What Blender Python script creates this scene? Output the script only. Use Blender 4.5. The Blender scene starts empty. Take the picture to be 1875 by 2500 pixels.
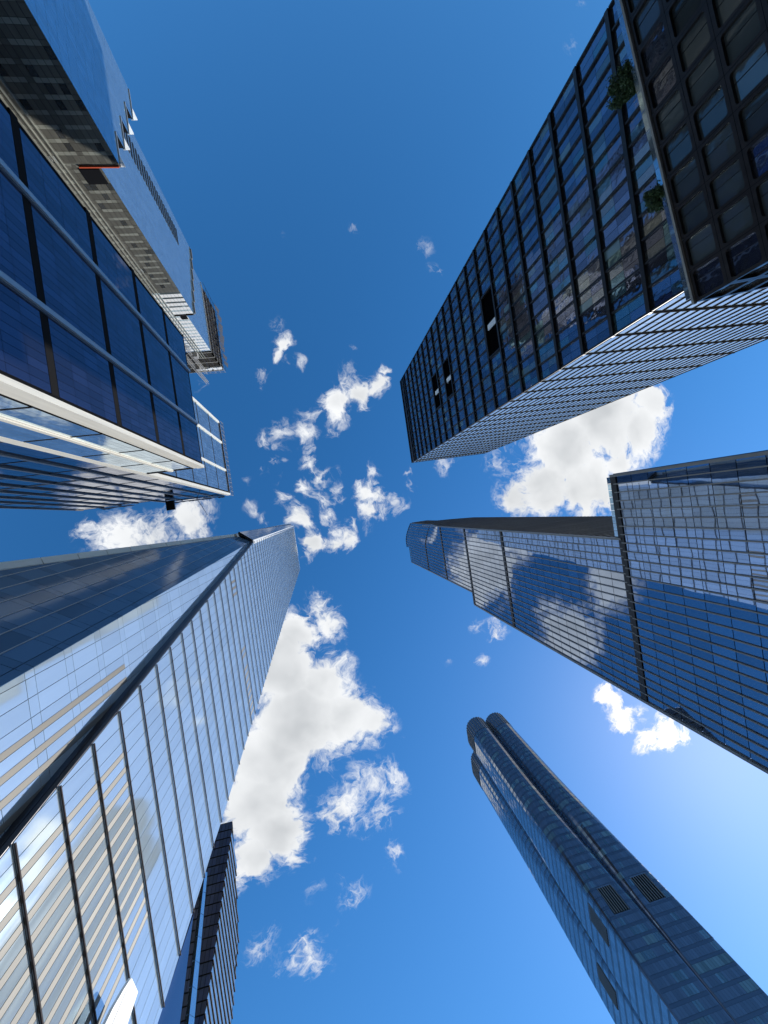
import bpy, bmesh, math, random
from mathutils import Vector, Matrix
random.seed(7)
sc = bpy.context.scene
COL = sc.collection

# ------------------------------------------------------------------ camera
# The street grid runs along world X and Y, Z is up; the camera stands at eye height and looks almost straight up.
F, CX, CY = 950.0, 937.5, 1250.0           # focal length and centre in pixels of a 1875 x 2500 picture
EYE = Vector((0, 0, 1.7))
zc = Vector((790 - CX, 1266 - CY, F)).normalized()     # the zenith, camera axes x right, y down, z forward
R0 = Vector((0, 0, 1)).rotation_difference(zc).to_matrix()
RC = R0 @ Matrix.Rotation(-math.radians(8.3), 3, 'Z')  # world -> camera
def proj(p):
    q = RC @ (Vector(p) - EYE)
    if q.z < 1e-3: return None
    return CX + F * q.x / q.z, CY + F * q.y / q.z
cam_d = bpy.data.cameras.new('camera')
cam = bpy.data.objects.new('camera', cam_d); COL.objects.link(cam)
cam_d.sensor_fit = 'HORIZONTAL'; cam_d.sensor_width = 36; cam_d.lens = F / 1875 * 36
cam_d.clip_start = 0.1; cam_d.clip_end = 20000
rt = RC.transposed()
right, up, back = rt @ Vector((1, 0, 0)), rt @ Vector((0, -1, 0)), rt @ Vector((0, 0, -1))
cam.matrix_world = Matrix.Translation(EYE) @ Matrix((right, up, back)).transposed().to_4x4()
sc.camera = cam

# ------------------------------------------------------------------ sky, clouds, sun
SUN = Vector((1.05, 0.805, 1.0)).normalized()
SUN_EL, SUN_ROT = math.asin(SUN.z), math.atan2(SUN.x, SUN.y)
SKY_STRENGTH = 0.145
world = bpy.data.worlds.new('World'); sc.world = world; world.use_nodes = True
nt = world.node_tree; nt.nodes.clear()
def N(t, **k):
    n = nt.nodes.new(t)
    for a, b in k.items(): setattr(n, a, b)
    return n
def L(a, b): nt.links.new(a, b)
def M(op, a, b=None, c=None, clamp=False):
    n = N('ShaderNodeMath', operation=op, use_clamp=clamp)
    for i, v in enumerate((a, b, c)):
        if v is None: continue
        if isinstance(v, (int, float)): n.inputs[i].default_value = v
        else: L(v, n.inputs[i])
    return n.outputs[0]
def VM(op, a, b=None, out=0):
    n = N('ShaderNodeVectorMath', operation=op)
    for i, v in enumerate((a, b)):
        if v is None: continue
        if isinstance(v, (tuple, Vector)): n.inputs[i].default_value = v
        else: L(v, n.inputs[i])
    return n.outputs[out]
def RAMP(v, a, b, x=0.0, y=1.0, smooth=True):
    n = N('ShaderNodeMapRange', interpolation_type='SMOOTHSTEP' if smooth else 'LINEAR', clamp=True)
    L(v, n.inputs[0])
    for i, q in enumerate((a, b, x, y)): n.inputs[i + 1].default_value = q
    return n.outputs[0]
sky = N('ShaderNodeTexSky', sky_type='NISHITA', sun_disc=False, sun_elevation=SUN_EL, sun_rotation=SUN_ROT,
        air_density=1.0, dust_density=0.12, ozone_density=3.0, altitude=50)
tc = N('ShaderNodeTexCoord'); direction = tc.outputs['Generated']
sep = N('ShaderNodeSeparateXYZ'); L(direction, sep.inputs[0])
zpos = M('MAXIMUM', sep.outputs[2], 0.12)
cmb = N('ShaderNodeCombineXYZ'); L(M('DIVIDE', sep.outputs[0], zpos), cmb.inputs[0]); L(M('DIVIDE', sep.outputs[1], zpos), cmb.inputs[1])
deck = cmb.outputs[0]                                   # where the line of sight meets a flat cloud deck, in units of its height
def NOISE(vec, scale, detail=6, rough=0.55, w=0.0, color=False, lac=2.1):
    n = N('ShaderNodeTexNoise', noise_dimensions='4D'); L(vec, n.inputs['Vector'])
    n.inputs['W'].default_value = w; n.inputs['Scale'].default_value = scale
    n.inputs['Detail'].default_value = detail; n.inputs['Roughness'].default_value = rough; n.inputs['Lacunarity'].default_value = lac
    return n.outputs['Color'] if color else n.outputs['Fac']
def warp(vec, scale, amt, w):
    c = VM('SUBTRACT', NOISE(vec, scale, 3, 0.5, w, True), (0.5, 0.5, 0.5))
    n = N('ShaderNodeVectorMath', operation='SCALE'); L(c, n.inputs[0]); n.inputs['Scale'].default_value = amt
    return VM('ADD', vec, n.outputs[0])
d1 = warp(deck, 5.0, 0.10, 1.3)
d2 = warp(warp(d1, 14.0, 0.06, 5.1), 45.0, 0.022, 8.4)
# clouds of the day: (x, y) on the deck, radius, weight
CLOUDS = [
    (0.820, -0.174, 0.178, 1), (0.974, -0.185, 0.089, 0.85), (0.691, -0.096, 0.156, 1), (0.619, -0.000, 0.126, 0.9), (0.746, 0.017, 0.134, 1), (0.546, 0.022, 0.089, 0.75),
    (0.520, -0.078, 0.065, 0.55), (0.858, -0.036, 0.089, 0.8), (0.933, -0.121, 0.104, 0.9), (0.570, -0.136, 0.059, 0.4), (-0.042, 0.218, 0.054, 0.62), (-0.026, 0.269, 0.065, 0.7),
    (-0.110, 0.288, 0.089, 0.9), (-0.145, 0.374, 0.141, 1), (-0.070, 0.413, 0.112, 0.95), (-0.023, 0.495, 0.112, 0.95), (0.043, 0.534, 0.077, 0.75), (-0.128, 0.495, 0.164, 1.1),
    (-0.207, 0.569, 0.134, 1.05), (-0.253, 0.661, 0.119, 1.05), (-0.220, 0.740, 0.104, 0.95), (-0.272, 0.794, 0.089, 0.85), (-0.322, 0.837, 0.054, 0.6), (-0.197, 0.815, 0.059, 0.55),
    (-0.068, 0.722, 0.077, 0.6), (0.007, 0.693, 0.077, 0.62), (0.067, 0.697, 0.065, 0.55), (0.030, 0.783, 0.068, 0.58), (0.059, 0.876, 0.045, 0.5), (-0.088, 0.775, 0.045, 0.45),
    (-0.300, 0.992, 0.051, 0.45), (-0.264, 1.050, 0.051, 0.36), (-0.196, 1.049, 0.057, 0.52), (-0.169, 1.098, 0.045, 0.46), (-0.066, 0.948, 0.051, 0.46), (-0.105, 1.054, 0.045, 0.25),
    (-0.168, 0.929, 0.036, 0.25), (-0.539, -0.052, 0.065, 0.5), (-0.474, -0.020, 0.089, 0.62), (-0.402, -0.026, 0.089, 0.66), (-0.326, -0.048, 0.083, 0.8), (-0.281, -0.064, 0.051, 0.6),
    (0.708, 0.627, 0.062, 0.85), (0.742, 0.694, 0.062, 0.8), (0.821, 0.766, 0.057, 0.72), (0.882, 0.767, 0.068, 0.8), (0.941, 0.788, 0.045, 0.7), (0.803, 0.688, 0.042, 0.5),
    (0.859, 0.721, 0.039, 0.5), (0.408, 0.345, 0.045, 0.55), (0.364, 0.330, 0.033, 0.4), (0.368, 0.432, 0.027, 0.4), (0.341, -0.088, 0.048, 0.42), (0.369, -0.097, 0.033, 0.36),
    (0.192, -0.754, 0.024, 0.34), (0.368, -0.672, 0.033, 0.26), (0.394, -0.611, 0.027, 0.34), (0.906, -1.241, 0.042, 0.2), (0.932, -1.356, 0.039, 0.22), (-0.009, -0.734, 0.021, 0.2),
    (0.299, -0.921, 0.021, 0.16), (-0.253, -0.345, 0.030, 0.3), (0.623, 0.660, 0.015, 0.3), (0.264, 0.429, 0.015, 0.25), (0.112, 0.599, 0.018, 0.3), (-0.410, 0.190, 0.130, 1),
    (-0.340, 0.270, 0.090, 0.85), (-0.520, 0.130, 0.090, 0.8), (-0.620, 0.420, 0.140, 0.9), (-0.780, 0.300, 0.120, 0.8), (-0.048, -0.454, 0.036, 0.75), (-0.061, -0.426, 0.020, 0.65),
    (-0.104, -0.390, 0.029, 0.65), (-0.063, -0.501, 0.027, 0.4), (-0.003, -0.405, 0.022, 0.42), (-0.036, -0.401, 0.018, 0.32), (-0.109, -0.358, 0.018, 0.35), (0.145, -0.416, 0.018, 0.42),
    (0.173, -0.444, 0.018, 0.36), (0.192, -0.439, 0.011, 0.3), (0.066, -0.295, 0.049, 0.85), (0.090, -0.299, 0.036, 0.8), (0.143, -0.311, 0.049, 0.85), (0.185, -0.321, 0.040, 0.75),
    (0.208, -0.360, 0.020, 0.6), (0.114, -0.344, 0.049, 0.5), (0.141, -0.274, 0.031, 0.6), (0.061, -0.255, 0.036, 0.65), (0.046, -0.224, 0.031, 0.5), (0.007, -0.274, 0.036, 0.45),
    (-0.018, -0.231, 0.040, 0.48), (-0.073, -0.253, 0.036, 0.46), (-0.115, -0.225, 0.034, 0.48), (-0.086, -0.206, 0.022, 0.38), (-0.108, -0.166, 0.022, 0.46), (-0.082, -0.169, 0.011, 0.35),
    (-0.008, -0.190, 0.027, 0.5), (-0.014, -0.151, 0.034, 0.66), (0.004, -0.112, 0.040, 0.68), (-0.026, -0.086, 0.031, 0.66), (-0.001, -0.056, 0.036, 0.6), (0.044, -0.073, 0.027, 0.55),
    (0.003, -0.016, 0.027, 0.62), (0.054, -0.116, 0.018, 0.35), (-0.137, -0.137, 0.031, 0.36), (-0.074, -0.112, 0.031, 0.32), (-0.166, -0.108, 0.018, 0.3), (0.133, -0.102, 0.027, 0.5),
    (0.110, -0.061, 0.040, 0.72), (0.138, -0.044, 0.036, 0.65), (0.105, -0.004, 0.040, 0.7), (0.142, -0.002, 0.027, 0.6), (0.179, -0.021, 0.036, 0.68), (0.107, 0.030, 0.022, 0.5),
    (0.227, -0.086, 0.022, 0.58), (0.225, -0.046, 0.025, 0.52), (0.244, -0.057, 0.011, 0.3), (-0.064, -0.006, 0.040, 0.8), (-0.052, 0.046, 0.045, 0.85), (-0.027, 0.053, 0.027, 0.7),
    (0.005, 0.061, 0.031, 0.72), (0.040, 0.047, 0.034, 0.72), (0.058, 0.013, 0.027, 0.62), (0.019, 0.030, 0.036, 0.5), (-0.063, 0.080, 0.027, 0.6), (-0.082, -0.054, 0.027, 0.42),
    (-0.142, -0.014, 0.022, 0.5), (-0.156, -0.045, 0.022, 0.36),
]
mask = None
for (bx, by, br, bw) in CLOUDS:
    dist = VM('DISTANCE', d2, (bx, by, 0.0), out=1)
    m = M('MULTIPLY_ADD', M('POWER', M('DIVIDE', dist, br * (1.0 if bw > .74 else 1.15)), 1.6), -bw, bw * (1.12 if bw > .74 else 1.06))
    mask = m if mask is None else M('MAXIMUM', mask, m)
# scattered cumulus elsewhere, outside the part of the sky these towers leave open
far = RAMP(VM('LENGTH', VM('SUBTRACT', deck, (0.12, 0.05, 0.0)), out=1), 1.75, 2.3)
cum = M('MULTIPLY', RAMP(NOISE(deck, 0.9, 2, 0.5, 9.0), 0.5, 0.68), far)
mask = M('MAXIMUM', M('MAXIMUM', mask, 0.0), cum)
n2 = NOISE(warp(d2, 30.0, 0.03, 6.6), 22.0, 9, 0.62, 4.4)
ridge = M('SUBTRACT', 0.86, M('MULTIPLY', M('ABSOLUTE', M('SUBTRACT', n2, 0.5)), 3.6))
fb = M('ADD', M('MULTIPLY', NOISE(d2, 11.0, 12, 0.64, 2.2), 0.76), M('MULTIPLY', ridge, 0.24))
dens = M('ADD', M('MULTIPLY', mask, 1.5), M('MULTIPLY_ADD', fb, 4.4, -2.72))
dens = M('ADD', dens, RAMP(mask, 0.55, 1.0, 0.0, 0.9))
alpha = M('MULTIPLY', RAMP(dens, 0.0, 1.15), RAMP(mask, 0.0, 0.5))
thick = RAMP(M('ADD', M('MULTIPLY', mask, 0.9), M('MULTIPLY_ADD', NOISE(d1, 5.0, 4, 0.5, 7.7), 1.3, -0.75)), 0.15, 1.1)
glow = M('POWER', M('MAXIMUM', VM('DOT_PRODUCT', direction, tuple(SUN), out=1), 0.0), 26.0)
def MIXC(f, a, b):
    n = N('ShaderNodeMix', data_type='RGBA', blend_type='MIX')
    L(f, n.inputs[0])
    for i, v in ((6, a), (7, b)):
        if isinstance(v, tuple): n.inputs[i].default_value = v
        else: L(v, n.inputs[i])
    return n.outputs[2]
k = 1.0 / SKY_STRENGTH
off = VM('ADD', d1, (0.045, 0.034, 0.0))
relief = RAMP(M('SUBTRACT', NOISE(d1, 5.0, 3, 0.5, 3.9), NOISE(off, 5.0, 3, 0.5, 3.9)), -0.16, 0.16)
thick = M('MULTIPLY', thick, M('MULTIPLY_ADD', relief, -0.5, 1.05), clamp=True)
ccol = MIXC(thick, (0.76 * k, 0.775 * k, 0.79 * k, 1), (0.46 * k, 0.48 * k, 0.50 * k, 1))
ccol = MIXC(M('MULTIPLY', glow, 0.85), ccol, (1.35 * k, 1.22 * k, 1.02 * k, 1))
hs = N('ShaderNodeHueSaturation'); hs.inputs['Saturation'].default_value = 1.30; hs.inputs['Value'].default_value = 1.0
L(sky.outputs[0], hs.inputs['Color'])
final = MIXC(M('MULTIPLY', alpha, RAMP(sep.outputs[2], 0.03, 0.2)), hs.outputs[0], ccol)
bg = N('ShaderNodeBackground'); bg.inputs[1].default_value = SKY_STRENGTH
L(final, bg.inputs[0]); wo = N('ShaderNodeOutputWorld'); L(bg.outputs[0], wo.inputs[0])
world.cycles.sampling_method = 'MANUAL'; world.cycles.sample_map_resolution = 1024

sun_d = bpy.data.lights.new('sun', 'SUN'); sun_d.energy = 3.6; sun_d.angle = math.radians(0.53); sun_d.color = (1.0, 0.95, 0.86)
sun = bpy.data.objects.new('sun', sun_d); COL.objects.link(sun)
sun.rotation_euler = SUN.to_track_quat('Z', 'Y').to_euler(); sun.location = SUN * 400
vs = sc.view_settings
vs.view_transform = 'Standard'; vs.look = 'None'; vs.gamma = 1; vs.use_curve_mapping = False; vs.exposure = 0.38
sc.cycles.use_denoising = True; sc.cycles.max_bounces = 8; sc.cycles.glossy_bounces = 5; sc.cycles.sample_clamp_indirect = 6

# ------------------------------------------------------------------ materials
MATS = {}
def material(name, base, rough=0.5, metal=0.0, ior=1.5, bump=None, var=0.0, streak=0.0, grime=None):
    m = bpy.data.materials.new(name); m.use_nodes = True
    t = m.node_tree; b = t.nodes['Principled BSDF']
    b.inputs['Roughness'].default_value = rough; b.inputs['Metallic'].default_value = metal; b.inputs['IOR'].default_value = ior
    geo = t.nodes.new('ShaderNodeNewGeometry')
    col = t.nodes.new('ShaderNodeRGB'); col.outputs[0].default_value = (*base, 1); cs = col.outputs[0]
    def value_mul(src, fac_socket):
        h = t.nodes.new('ShaderNodeHueSaturation'); t.links.new(src, h.inputs['Color']); t.links.new(fac_socket, h.inputs['Value']); return h.outputs[0]
    if var:
        oi = t.nodes.new('ShaderNodeObjectInfo'); mr = t.nodes.new('ShaderNodeMapRange')
        t.links.new(geo.outputs['Random Per Island'], mr.inputs[0])
        ad = t.nodes.new('ShaderNodeMath'); ad.operation = 'ADD'; t.links.new(geo.outputs['Random Per Island'], ad.inputs[0]); t.links.new(oi.outputs['Random'], ad.inputs[1])
        fr = t.nodes.new('ShaderNodeMath'); fr.operation = 'FRACT'; t.links.new(ad.outputs[0], fr.inputs[0]); t.links.new(fr.outputs[0], mr.inputs[0])
        mr.inputs[3].default_value = 1 - var; mr.inputs[4].default_value = 1 + var
        cs = value_mul(cs, mr.outputs[0])
    if streak:
        mp = t.nodes.new('ShaderNodeMapping'); mp.inputs['Scale'].default_value = (0.9, 0.9, 0.06); t.links.new(geo.outputs['Position'], mp.inputs[0])
        nz = t.nodes.new('ShaderNodeTexNoise'); nz.inputs['Scale'].default_value = 1.3; nz.inputs['Detail'].default_value = 6; t.links.new(mp.outputs[0], nz.inputs['Vector'])
        mr = t.nodes.new('ShaderNodeMapRange'); t.links.new(nz.outputs[0], mr.inputs[0]); mr.inputs[1].default_value = .3; mr.inputs[2].default_value = .7
        mr.inputs[3].default_value = 1 - streak; mr.inputs[4].default_value = 1 + streak
        cs = value_mul(cs, mr.outputs[0])
        mr2 = t.nodes.new('ShaderNodeMapRange'); t.links.new(nz.outputs[0], mr2.inputs[0]); mr2.inputs[3].default_value = max(rough - .04, 0.01); mr2.inputs[4].default_value = rough + .06
        t.links.new(mr2.outputs[0], b.inputs['Roughness'])
    t.links.new(cs, b.inputs['Base Color'])
    if bump:
        scale, dist = bump
        nz = t.nodes.new('ShaderNodeTexNoise'); nz.inputs['Scale'].default_value = scale; nz.inputs['Detail'].default_value = 1.5; t.links.new(geo.outputs['Position'], nz.inputs['Vector'])
        bp = t.nodes.new('ShaderNodeBump'); bp.inputs['Distance'].default_value = dist; bp.inputs['Strength'].default_value = 1.0
        t.links.new(nz.outputs[0], bp.inputs['Height']); t.links.new(bp.outputs[0], b.inputs['Normal'])
    MATS[name] = m
    return m
material('navy_glass', (0.09, 0.10, 0.165), 0.03, 0.86, bump=(0.35, 0.008), var=0.22)
material('teal_glass', (0.46, 0.58, 0.64), 0.04, 0.82, bump=(0.35, 0.012), var=0.16)
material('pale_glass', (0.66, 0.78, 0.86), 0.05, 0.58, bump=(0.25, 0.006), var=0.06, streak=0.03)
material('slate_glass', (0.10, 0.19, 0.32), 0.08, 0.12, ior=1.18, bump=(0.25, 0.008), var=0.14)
material('blue_glass', (0.31, 0.37, 0.47), 0.02, 0.95, bump=(0.22, 0.009), var=0.12)
material('dark_glass', (0.19, 0.21, 0.28), 0.03, 0.88, bump=(0.6, 0.022), var=0.28)
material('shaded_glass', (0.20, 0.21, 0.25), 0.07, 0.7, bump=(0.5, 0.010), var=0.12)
material('bright_side_glass', (0.36, 0.40, 0.46), 0.06, 0.88, bump=(0.5, 0.012), var=0.14)
material('blind_glass', (0.17, 0.26, 0.29), 0.12, 0.35, bump=(0.5, 0.01), var=0.25)
material('spiral_glass', (0.40, 0.58, 0.72), 0.08, 0.78, bump=(0.2, 0.008), var=0.08)
material('grey_spandrel', (0.15, 0.15, 0.135), 0.3, 0.3, var=0.15, streak=0.12)
material('light_spandrel', (0.27, 0.28, 0.25), 0.35, 0.2, var=0.15)
material('beige_panel', (0.15, 0.143, 0.13), 0.55, 0.1, var=0.05, streak=0.08)
material('white_stone', (0.72, 0.70, 0.64), 0.55, 0.0, streak=0.07, var=0.03)
material('white_panel', (0.82, 0.83, 0.84), 0.35, 0.0, streak=0.04)
material('black_metal', (0.018, 0.017, 0.018), 0.45, 0.3, streak=0.15)
material('bronze_metal', (0.045, 0.036, 0.032), 0.35, 0.6, streak=0.15)
material('dark_trim', (0.045, 0.045, 0.055), 0.32, 0.5, streak=0.12)
material('grey_metal', (0.19, 0.185, 0.18), 0.4, 0.4, streak=0.1)
material('mullion_grey', (0.10, 0.11, 0.13), 0.35, 0.4)
material('mullion_light', (0.42, 0.45, 0.48), 0.35, 0.4)
material('brown_stone', (0.10, 0.075, 0.058), 0.6, 0.0, var=0.30, streak=0.25)
material('podium_glass', (0.11, 0.13, 0.135), 0.06, 0.45, bump=(0.7, 0.02), var=0.4)
material('shade_black', (0.003, 0.003, 0.004), 1.0, ior=1.0)
material('ledge_glass', (0.03, 0.038, 0.10), 0.25, 0.0, ior=1.35, var=0.3)
material('matte_black', (0.02, 0.02, 0.022), 1.0, ior=1.05)
material('fin_metal', (0.05, 0.042, 0.046), 0.7, ior=1.2)
material('smoky_glass', (0.25, 0.27, 0.28), 0.05, 0.8, bump=(0.6, 0.02), var=0.25)
material('sea_glass', (0.17, 0.29, 0.34), 0.04, 0.8, bump=(0.6, 0.02), var=0.25)
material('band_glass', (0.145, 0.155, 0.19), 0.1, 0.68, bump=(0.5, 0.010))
material('interior', (0.012, 0.013, 0.016), 0.9, ior=1.05)
material('concrete', (0.30, 0.29, 0.27), 0.85, streak=0.12)
material('steel', (0.42, 0.40, 0.37), 0.5, 0.4, streak=0.1)
material('netting', (0.05, 0.06, 0.09), 0.9)
material('safety_orange', (0.62, 0.10, 0.04), 0.6)
material('insulation', (0.80, 0.80, 0.80), 0.7)
material('bark', (0.09, 0.065, 0.045), 0.9)
material('foliage', (0.045, 0.085, 0.028), 0.6, var=0.35)
material('asphalt', (0.05, 0.05, 0.052), 0.9, streak=0.15)
material('paving', (0.30, 0.29, 0.275), 0.8, var=0.1)

# ------------------------------------------------------------------ helpers
X, Y, Z = Vector((1, 0, 0)), Vector((0, 1, 0)), Vector((0, 0, 1))
class Geo:
    def __init__(s): s.v, s.f, s.m, s.mats = [], [], [], []
    def face(s, pts, mat):
        if mat not in s.mats: s.mats.append(mat)
        i = len(s.v); s.v += [tuple(p) for p in pts]; s.f.append(tuple(range(i, i + len(pts)))); s.m.append(s.mats.index(mat))
    def prism(s, poly, ext, mat):
        """poly: loop of 3-D points (front, counter-clockwise seen from the front); ext: vector to the back"""
        if mat not in s.mats: s.mats.append(mat)
        mi = s.mats.index(mat); i, n = len(s.v), len(poly)
        s.v += [tuple(p) for p in poly] + [tuple(Vector(p) + ext) for p in poly]
        s.f.append(tuple(range(i, i + n))); s.f.append(tuple(range(i + 2 * n - 1, i + n - 1, -1)))
        for k_ in range(n): s.f.append((i + (k_ + 1) % n, i + k_, i + n + k_, i + n + (k_ + 1) % n))
        s.m += [mi] * (n + 2)
    def box(s, c, hx, hy, hz, mat):
        """c centre, hx hy hz half-extent vectors"""
        c = Vector(c)
        s.prism([c - hx - hy + hz, c + hx - hy + hz, c + hx + hy + hz, c - hx + hy + hz], -2 * hz, mat)
    def bar(s, a, b, w, d, mat, side=None):
        a, b = Vector(a), Vector(b); ax = (b - a)
        if side is None: side = ax.cross(Z if abs(ax.normalized().z) < .95 else X)
        side = Vector(side); side = (side - ax * side.dot(ax) / ax.length_squared).normalized(); o = ax.cross(side).normalized()
        s.box((a + b) / 2, ax / 2, side * w / 2, o * d / 2, mat)
    def mesh(s, name):
        me = bpy.data.meshes.new(name); me.from_pydata(s.v, [], s.f)
        for q in s.mats: me.materials.append(MATS[q])
        me.polygons.foreach_set('material_index', s.m)
        me.update()
        bm = bmesh.new(); bm.from_mesh(me); bmesh.ops.recalc_face_normals(bm, faces=bm.faces); bm.to_mesh(me); bm.free()
        return me
def thing(name, label, cat, base, group=None):
    o = bpy.data.objects.new(name, None); COL.objects.link(o); o.location = base
    o.empty_display_size = 5; o['label'] = label; o['category'] = cat
    if group: o['group'] = group
    return o
def part(name, geo, parent, stuff=False, label=None):
    if not geo.f: return None
    o = bpy.data.objects.new(name, geo.mesh(name)); COL.objects.link(o)
    if parent:
        o.parent = parent; p = parent; off = Vector((0, 0, 0))
        while p: off += p.location; p = p.parent
        o.location = -off
    if stuff: o['kind'] = 'stuff'
    if label: o['label'] = label
    return o
def clip_poly(sub, clip):
    out = sub
    for i in range(len(clip)):
        a, b = clip[i], clip[(i + 1) % len(clip)]; inp, out = out, []
        if not inp: return []
        side = lambda p: (b[0] - a[0]) * (p[1] - a[1]) - (b[1] - a[1]) * (p[0] - a[0])
        for j in range(len(inp)):
            p, q = inp[j - 1], inp[j]; sp, sq = side(p), side(q)
            if (sp >= 0) != (sq >= 0):
                t = sp / (sp - sq); out.append((p[0] + t * (q[0] - p[0]), p[1] + t * (q[1] - p[1])))
            if sq >= 0: out.append(q)
    return out
def area2(poly): return abs(sum(poly[i - 1][0] * poly[i][1] - poly[i][0] * poly[i - 1][1] for i in range(len(poly)))) / 2
class Panes:
    """collects the panes of one building; the 300 that show largest become parts, the rest one part"""
    def __init__(s, parent, name='pane', limit=300): s.parent, s.name, s.items, s.limit = parent, name, [], limit
    def add(s, centre, u, v, n, poly, t, mat, tilt):
        rx, ry = random.gauss(0, tilt), random.gauss(0, tilt)
        rot = Matrix((u, v, n)).transposed() @ Matrix.Rotation(math.radians(rx), 3, 'X') @ Matrix.Rotation(math.radians(ry), 3, 'Y')
        s.items.append((centre, rot, poly, t, mat))
    def grid(s, O, u, v, n, uc, vc, gu, gv, mat, clip=None, t=0.08, off=0.05, tilt=0.12, skip=None):
        O, u, v, n = Vector(O), Vector(u), Vector(v), Vector(n)
        if u.cross(v).dot(n) < 0:
            u = -u; uc = [-q for q in reversed(uc)]
            if clip: clip = [(-a, b) for a, b in reversed(clip)]
        for i in range(len(uc) - 1):
            for j in range(len(vc) - 1):
                if skip and skip(i, j): continue
                r = [(uc[i] + gu / 2, vc[j] + gv / 2), (uc[i + 1] - gu / 2, vc[j] + gv / 2), (uc[i + 1] - gu / 2, vc[j + 1] - gv / 2), (uc[i] + gu / 2, vc[j + 1] - gv / 2)]
                if clip:
                    r = clip_poly(r, clip)
                    if len(r) < 3 or area2(r) < 0.05: continue
                ca, cb = sum(p[0] for p in r) / len(r), sum(p[1] for p in r) / len(r)
                mt = mat(i, j, ca, cb) if callable(mat) else mat
                s.add(O + u * ca + v * cb + n * off, u, v, n, tuple((round(a - ca, 4), round(b - cb, 4)) for a, b in r), t, mt, tilt)
    def finish(s):
        rank = []
        for it in s.items:
            c, rot, poly, t, mat = it; q = proj(c); a = 0
            if q and -40 < q[0] < 1915 and -40 < q[1] < 2540:
                pp = [proj(c + rot @ Vector((x, y, 0))) for x, y in poly]
                if all(pp): a = area2(pp)
            rank.append(a)
        order = sorted(range(len(s.items)), key=lambda i: -rank[i])
        rest, cache = Geo(), {}
        base = s.parent.location
        for k_, i in enumerate(order):
            c, rot, poly, t, mat = s.items[i]
            if k_ < s.limit and rank[i] > 20:
                key = (poly, t, mat)
                if key not in cache:
                    g = Geo(); g.prism([Vector((x, y, 0)) for x, y in poly], Vector((0, 0, -t)), mat); cache[key] = g.mesh(s.name)
                o = bpy.data.objects.new(s.name, cache[key]); COL.objects.link(o); o.parent = s.parent
                o.matrix_local = Matrix.Translation(c - base) @ rot.to_4x4()
            else:
                rest.prism([c + rot @ Vector((x, y, 0)) for x, y in poly], rot @ Vector((0, 0, -t)), mat)
        part(s.name, rest, s.parent, stuff=True)
def cuts(a, b, step):
    n = max(1, round((b - a) / step)); return [a + (b - a) * i / n for i in range(n + 1)]
def block(x0, x1, y0, y1, z0, z1, mat='interior'):
    g = Geo(); g.box(((x0 + x1) / 2, (y0 + y1) / 2, (z0 + z1) / 2), X * abs(x1 - x0) / 2, Y * abs(y1 - y0) / 2, Z * abs(z1 - z0) / 2, mat); return g
def bars(name, parent, segs, mat):
    """each bar a part: (a, b, width, depth, side)"""
    for a, b, w, d, side in segs:
        g = Geo(); g.bar(a, b, w, d, mat, side); part(name, g, parent)
E0 = 1.7

# ------------------------------------------------------------------ ground
g = Geo(); g.face([(-3000, -3000, 0), (3000, -3000, 0), (3000, 3000, 0), (-3000, 3000, 0)], 'asphalt')
o = part('ground', g, None); o['kind'] = 'structure'
g = Geo(); g.prism([(-24, -60, .13), (24, -60, .13), (24, 70, .13), (-24, 70, .13)], Vector((0, 0, -.12)), 'paving')
o = part('pavement', g, None); o['kind'] = 'structure'

# ------------------------------------------------------------------ dark gridded tower (upper right of the picture)
T = thing('skyscraper', 'near-black gridded glass skyscraper with three dark loggia openings in its facade', 'skyscraper', (83, -52, 0))
tx0, tx1, ty0, ty1, ttop = 59.1, 107.0, -26.6, -77.6, 237.7
part('core_wall', block(tx0 + .25, tx1 - .25, ty1 + .25, ty0 - .25, 0, ttop - 0.5), T)
P_ = Panes(T)
rowp, rows = 8.43, []
z = 57.5 + E0
while z > 20: z -= rowp
rows = [z + rowp * i for i in range(40) if z + rowp * i < ttop - 8]
rows = rows + [ttop - 6.2, ttop]
NB = 13
yb = [ty1 + (ty0 - ty1) * i / NB for i in range(NB + 1)]
xb = [tx0 + (tx1 - tx0) * i / 12 for i in range(13)]
def sub(c, k_):
    r = []
    for i in range(len(c) - 1): r += [c[i] + (c[i + 1] - c[i]) * q / k_ for q in range(k_)]
    return r + [c[-1]]
LOG = {}          # loggias: row index -> bays left open
def row_of(zz): return max(i for i in range(len(rows)) if rows[i] <= zz)
for zz, b0, b1 in ((112.3, 4, 9), (154.5, 5, 9), (171.3, 5, 9)):
    LOG[row_of(zz + E0)] = (int(b0), int(b1))
def skip1(i, j):
    r = j // 2
    return r in LOG and LOG[r][0] <= (i // 2) < LOG[r][1]
def mat1(i, j, a, b):
    if j >= 2 * (len(rows) - 2): return 'bronze_metal'
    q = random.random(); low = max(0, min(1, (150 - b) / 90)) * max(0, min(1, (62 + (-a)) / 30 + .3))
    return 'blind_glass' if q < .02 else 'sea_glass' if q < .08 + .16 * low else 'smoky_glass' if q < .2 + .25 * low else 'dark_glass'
uc = sub([-y for y in reversed(yb)], 2)
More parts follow.
